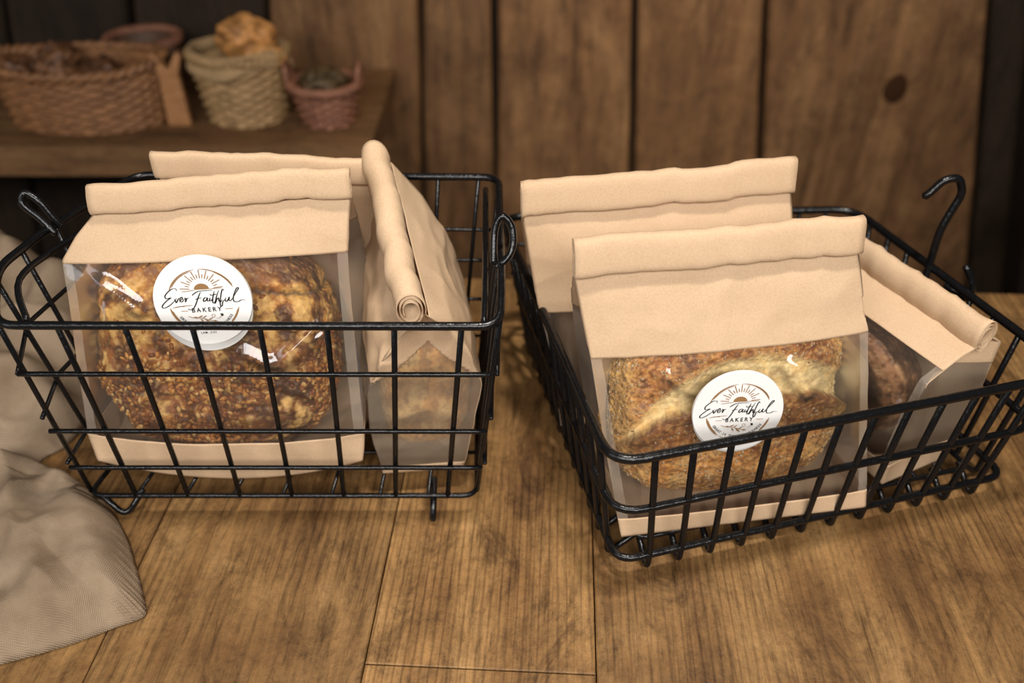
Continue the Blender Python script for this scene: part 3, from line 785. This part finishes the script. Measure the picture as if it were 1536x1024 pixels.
def left_basket():
    t = empty('wire_basket', (0, 0, 0), 0, 'black wire basket on the left, dipped front rim, holding three kraft bags', 'basket', 'black wire baskets on the table')
    FL, FR = V(-.380, .520, .223), V(-.009, .520, .222); BR, BL = V(-.012, .726, .240), V(-.343, .731, .240); LM, LN = V(-.397, .572, .239), V(-.383, .63, .24)
    RM = V(-.008, .56, .234)
    fl, frb, br, bl = V(-.376, .538, .0235), V(-.031, .538, .0235), V(-.036, .712, .0235), V(-.340, .714, .0235)
    rim = MB(); rim.tube(fillet([FL, FR, RM, BR, BL, LN, LM], .016, True), .0034, True, 10); rim.build('rim', WIRE, t)
    xs = [(-.037-.0495*i+.380)/.371 for i in range(7)]
    side(t, 'front_grid', [FL, FR], [fl, frb], xs, [.235, .56, .79], .0023, .0021, None, V(0, 1, 0))
    side(t, 'back_grid', [BL, BR], [bl, br], [(i+.5)/9 for i in range(9)], [.25, .4, .6, .8], .0019, .0018, None, V(0, -1, 0))
    side(t, 'side_grid', [FL, LM, LN, BL], [fl, bl], [.03, .2, .38, .56, .74, .9], [.25, .5, .78], .0021, .0019, None, V(1, 0, 0))
    side(t, 'side_grid', [FR, RM, BR], [frb, br], [.04, .22, .4, .58, .76, .92], [.25, .5, .78], .0024, .0019, None, V(-1, 0, 0))
    # second rod that doubles each side rim
    for P in ([FR+V(-.012, .012, -.006), RM+V(-.013, .02, -.008), BR+V(-.012, -.004, -.010)], [FL+V(.012, .02, -.010), LM+V(.012, .004, -.012), LN+V(.012, 0, -.012), BL+V(.012, -.006, -.010)]):
        m = MB(); m.tube(spline(P, 6), .0026); m.build('side_rod', WIRE, t)
    base = MB(); base.tube(fillet([fl, frb, br, bl], .014, True), .0024, True)
    for i in range(1, 8): base.tube([fl.lerp(frb, i/8), bl.lerp(br, i/8)], .0018)
    for i in (1, 2): base.tube([fl.lerp(bl, i/3)+V(0, 0, -.0035), frb.lerp(br, i/3)+V(0, 0, -.0035)], .0018)
    base.build('base_grid', WIRE, t)
    for (a, b, c) in ((V(-.363, .538, .0235), V(-.345, .531, .0031), V(-.330, .545, .0235)), (V(-.0705, .560, .0235), V(-.0700, .522, .0031), V(-.0695, .536, .0235)),
                      (V(-.325, .713, .0235), V(-.315, .705, .0031), V(-.300, .713, .0235)), (V(-.085, .713, .0235), V(-.075, .705, .0031), V(-.060, .713, .0235))):
        f = MB(); f.tube(fillet([a, b, c], .012), .0029); f.build('foot', WIRE, t)
    # handle loops at the sides
    for pts in ([(-.375, .628, .238), (-.386, .632, .250), (-.397, .634, .262), (-.394, .638, .270), (-.383, .636, .262), (-.376, .634, .250), (-.371, .634, .242)],
                [(-.0145, .585, .236), (-.0135, .598, .258), (-.008, .602, .268), (-.001, .600, .262), (.001, .594, .250), (-.003, .588, .240), (-.0125, .582, .234)]):
        h = MB(); h.tube(spline(pts, 8), .0030); h.build('handle_loop', WIRE, t)
left_basket()

def right_basket():
    t = empty('wire_basket', (0, 0, 0), 0, 'black wire basket on the right, turned slightly, with zigzag feet and hooks', 'basket', 'black wire baskets on the table')
    FL, FR, BR, BL = V(.071, .448, .152), V(.458, .553, .150), V(.365, .832, .150), V(-.012, .815, .150)
    fl, frb, br, bl = V(.086, .466, .0225), V(.449, .564, .0225), V(.362, .800, .0225), V(.012, .790, .0225)
    rim = MB(); rim.tube(fillet([FL, FR, BR, BL], .026, True), .0040, True, 12); rim.build('rim', WIRE, t)
    fin = V(-.26, .965, 0).normalized(); lin = V(.965, .24, 0)
    def ring(f, r, name, ins=.026):
        m = MB(); m.tube(fillet([a.lerp(b, f) for a, b in ((FL, fl), (FR, frb), (BR, br), (BL, bl))], ins, True), r, True, 10); m.build(name, WIRE, t)
    ring(.49, .0034, 'middle_rail'); ring(1.0, .0034, 'bottom_rail', .018)
    ts = [(i+1)/13 for i in range(12)]
    side(t, 'front_grid', [FL+V(.004, .002, 0), FR], [fl, frb], ts, [], .0028, .002, .0029, fin)
    side(t, 'side_grid', [FL, BL], [fl, bl], ts, [], .0027, .002, .0028, lin)
    side(t, 'side_grid', [FR, BR], [frb, br], [(i+1)/10 for i in range(9)], [], .0027, .002, .0028, -lin)
    side(t, 'back_grid', [BL, BR], [bl, br], ts, [.25, .5, .78], .0024, .002, .0025, -fin)
    m = MB(); ins = .03
    c = (fl+frb+br+bl)/4
    q = [p+(c-p).normalized()*ins+V(0, 0, -.001) for p in (fl, frb, br, bl)]
    m.tube(fillet(q, .015, True), .0024, True)
    for i in range(1, 12): m.tube([q[0].lerp(q[1], i/12), q[3].lerp(q[2], i/12)], .0019)
    for i in range(1, 5): m.tube([q[0].lerp(q[3], i/5)+V(0, 0, -.004), q[1].lerp(q[2], i/5)+V(0, 0, -.004)], .0019)
    m.build('base_grid', WIRE, t)
    h = MB(); h.tube(fillet([(.392, .700, .120), (.399, .712, .150), (.400, .716, .190), (.407, .720, .210), (.413, .722, .226), (.405, .722, .242), (.391, .721, .240), (.383, .720, .229), (.377, .719, .224)], .010), .0037, False, 10)
    h.build('hook', WIRE, t)
    h = MB(); h.tube(fillet([(.408, .690, .146), (.420, .682, .142), (.4265, .678, .138), (.4275, .678, .152), (.420, .682, .166), (.417, .684, .171)], .008), .0034, False, 10)
    h.build('hook', WIRE, t)
right_basket()

# ------------------------------------------------------------------ linen cloth
def cloth():
    B = [(-.500, .362), (-.43, .372), (-.385, .386), (-.345, .401), (-.312, .418), (-.298, .4245), (-.294, .431), (-.302, .449), (-.318, .478), (-.338, .511), (-.370, .548), (-.415, .580), (-.448, .594),
         (-.452, .606), (-.437, .622), (-.428, .665), (-.428, .73), (-.44, .80), (-.50, .865), (-.64, .868), (-.83, .84), (-.97, .72), (-.98, .56), (-.88, .43), (-.70, .372)]
    b = spline([(x, y, 0) for x, y in B], 14, True); nb = len(b); nr = 70; cen = V(-.60, .60, 0); vs = []; fs = []
    for i in range(nr+1):
        r = i/nr
        for k in range(nb):
            p = cen.lerp(b[k], r); e = 1-r
            near = 1-sst(.50, .63, p.y+.12*(p.x+.45))
            prof = 1-(1-min(1, e/.16))**2.2
            fo = .022*noise.noise(V(p.x*9-p.y*5, p.y*7+p.x*3, 1))+.016*noise.noise(V(p.x*24-p.y*12, p.y*16+p.x*9, 4))+.0022*noise.noise(V(p.x*60, p.y*60, 2))
            big = .085*sst(.55, .72, p.y)*sst(-.42, -.50, p.x)
            rid = .026*max(0, ridge(V(p.x*7+p.y*6, p.y*4-p.x*3, 9))-.35)+.012*max(0, ridge(V(p.x*15-p.y*9, p.y*11+p.x*8, 2))-.45)
            z = prof*(.013+big+fo*(.55 if near > .5 else 1.1)+rid*(1-near*.45)+.012*near)
            far = sst(.585, .66, p.y)
            z += prof*far*(.011*sin((p.x*.7+p.y)*62+3*noise.noise(V(p.x*8, p.y*8, 5)))+.006*sin((p.x*1.2-p.y*.5)*95+3*noise.noise(V(p.x*9, p.y*9, 8)))+.010)
            z += prof*(1-far)*(.0035*max(0, ridge(V(p.x*22+p.y*9, p.y*17-p.x*8, 3))-.3)+.0022*noise.noise(V(p.x*48, p.y*40, 7)))
            valley = math.exp(-((p.y-.600-.10*(p.x+.45))/.016)**2)*sst(-.80, -.45, p.x); z *= 1-.75*valley
            if r > .93: z += (.0009*sin(k*1.15)+.002*noise.noise(V(k*.35, 3, 1)))*sst(.93, .97, r)
            z = max(z, .0015)
            vs.append((p.x, p.y, z+.0008))
    for i in range(nr):
        for k in range(nb): fs.append((i*nb+k, i*nb+(k+1) % nb, (i+1)*nb+(k+1) % nb, (i+1)*nb+k))
    o = mesh_obj('linen_cloth', vs, fs, CLOTH, None)
    s = o.modifiers.new('t', 'SOLIDIFY'); s.thickness = .0012; s.offset = 1
    tag(o, 'crumpled beige linen cloth on the table left of the baskets', 'cloth')
cloth()

# ------------------------------------------------------------------ things in the shelf baskets
def lump(name, label, cat, loc, rad, col, group=None, amp=.12, ridges=0, sub=5, rot=(0, 0, 0)):
    bm = bmesh.new(); bmesh.ops.create_icosphere(bm, subdivisions=sub, radius=1.0); vs = []; cs = []
    for v in bm.verts:
        d = v.co.normalized(); n = fbm((d.x*2.2+loc[0]*40, d.y*2.2+loc[1]*9, d.z*2.2))
        k = 1+amp*n
        if ridges: k += .10*sin(atan2(d.y, d.z)*ridges+d.x*4)
        vs.append((d.x*rad[0]*k, d.y*rad[1]*k, d.z*rad[2]*k))
        cs.append(mixc(tuple(c*.55 for c in col), tuple(c*1.35 for c in col), sst(-.5, .5, n+.4*noise.noise(d*7))))
    fs = [tuple(x.index for x in f.verts) for f in bm.faces]; bm.free()
    o = mesh_obj(name, vs, fs, CRUST, None, True, cs); o.location = loc; o.rotation_euler = rot
    return tag(o, label, cat, group)
DR = (.115, .05, .022)
g = 'dark rolls in the long basket'
lump('bread_roll', 'dark ridged bread roll at the left end of the long wicker basket', 'bread', (-.805, 1.405, .092), (.036, .030, .026), DR, g, .15, 5, rot=(0, .3, .5))
lump('bread_roll', 'dark ridged bread roll heaped highest in the long wicker basket', 'bread', (-.738, 1.415, .104), (.034, .030, .030), (.14, .065, .03), g, .15, 5, rot=(0, -.4, 1.1))
lump('bread_roll', 'dark bread roll right of the heap in the long wicker basket', 'bread', (-.668, 1.405, .090), (.034, .032, .024), (.10, .045, .022), g, .15, 5, rot=(0, .2, -.4))
lump('bread_loaf', 'golden round loaf standing up out of the tall pale wicker basket', 'bread', (-.43, 1.425, .142), (.047, .034, .034), (.42, .20, .065), 'golden bread in the tall basket', .16)
lump('bread_roll', 'smaller golden roll beside the round loaf in the tall pale basket', 'bread', (-.392, 1.400, .118), (.028, .026, .022), (.45, .23, .08), 'golden bread in the tall basket', .14)
lump('bread_roll', 'dark roll in the small reddish wicker basket', 'bread', (-.308, 1.395, .078), (.038, .034, .024), (.07, .045, .02), None, .14)
def liner():
    vs = []; fs = []; n = 90; m = 7
    for i in range(m):
        for k in range(n):
            a = 2*pi*k/n; v = i/(m-1)
            r = lerp(.84, 1.06, v); w = 1+.04*sin(a*7)*v
            z = .104+.020*sin(pi*min(1, v*1.15))-.020*v*v*(.5+.5*sin(a*3+1))
            vs.append((.080*r*w*cos(a), .068*r*w*sin(a), z))
    for i in range(m-1):
        for k in range(n): fs.append((i*n+k, i*n+(k+1) % n, (i+1)*n+(k+1) % n, (i+1)*n+k))
    o = mesh_obj('basket_liner', vs, fs, mat_plain('pale_linen', (.33, .21, .10), .9)); o.location = (-.445, 1.418, .010)
    s = o.modifiers.new('t', 'SOLIDIFY'); s.thickness = .0015
    tag(o, 'pale linen liner folded over the rim of the tall wicker basket', 'cloth')
liner()

# ------------------------------------------------------------------ light
def area(name, loc, target, size, power, col, sy=None):
    l = bpy.data.lights.new(name, 'AREA'); l.energy = power; l.color = col; l.size = size
    if sy: l.shape = 'RECTANGLE'; l.size_y = sy
    o = bpy.data.objects.new(name, l); COL.objects.link(o); o.location = loc
    o.rotation_euler = (Vector(target)-Vector(loc)).to_track_quat('-Z', 'Y').to_euler(); return o
def spot(name, loc, target, ang, blend, power, col, soft):
    l = bpy.data.lights.new(name, 'SPOT'); l.energy = power; l.color = col; l.spot_size = radians(ang); l.spot_blend = blend; l.shadow_soft_size = soft
    o = bpy.data.objects.new(name, l); COL.objects.link(o); o.location = loc
    o.rotation_euler = (Vector(target)-Vector(loc)).to_track_quat('-Z', 'Y').to_euler(); return o
area('daylight_window', (.0, -.95, 1.36), (.0, .62, .08), 2.3, 58, (1, .97, .93), .6)
area('side_window', (-1.5, -.55, .75), (-.1, .6, .1), .5, 4.5, (.88, .93, 1), .9)
spot('pendant_lamp', (.16, .42, 1.9), (.14, .64, 0), 54, .9, 108, (1, .93, .84), .08)
spot('wall_fill_spot', (.38, .85, 1.0), (.34, 1.65, -.12), 80, 1.0, 30, (1, .83, .62), .10)  # unseen spot, added to brighten the middle of the wall

w = bpy.data.worlds.new('room'); S.world = w; w.use_nodes = True
bg = w.node_tree.nodes['Background']; bg.inputs[0].default_value = (.95, .82, .68, 1); bg.inputs[1].default_value = .04

# ------------------------------------------------------------------ camera
cam = bpy.data.cameras.new('camera'); co = bpy.data.objects.new('camera', cam); COL.objects.link(co)
co.location = (0, 0, .6); co.rotation_euler = (radians(90-37), 0, 0)
cam.sensor_width = 36; cam.lens = 36*1313/1536; cam.clip_start = .02
cam.dof.use_dof = True; cam.dof.focus_distance = .69; cam.dof.aperture_fstop = 3.0
S.camera = co
S.view_settings.view_transform = 'Standard'; S.view_settings.look = 'None'; S.view_settings.gamma = 1; S.view_settings.exposure = 0
S.view_settings.use_curve_mapping = False
S.cycles.max_bounces = 8; S.cycles.transparent_max_bounces = 16; S.cycles.caustics_reflective = False; S.cycles.caustics_refractive = False
S.cycles.sample_clamp_indirect = 4
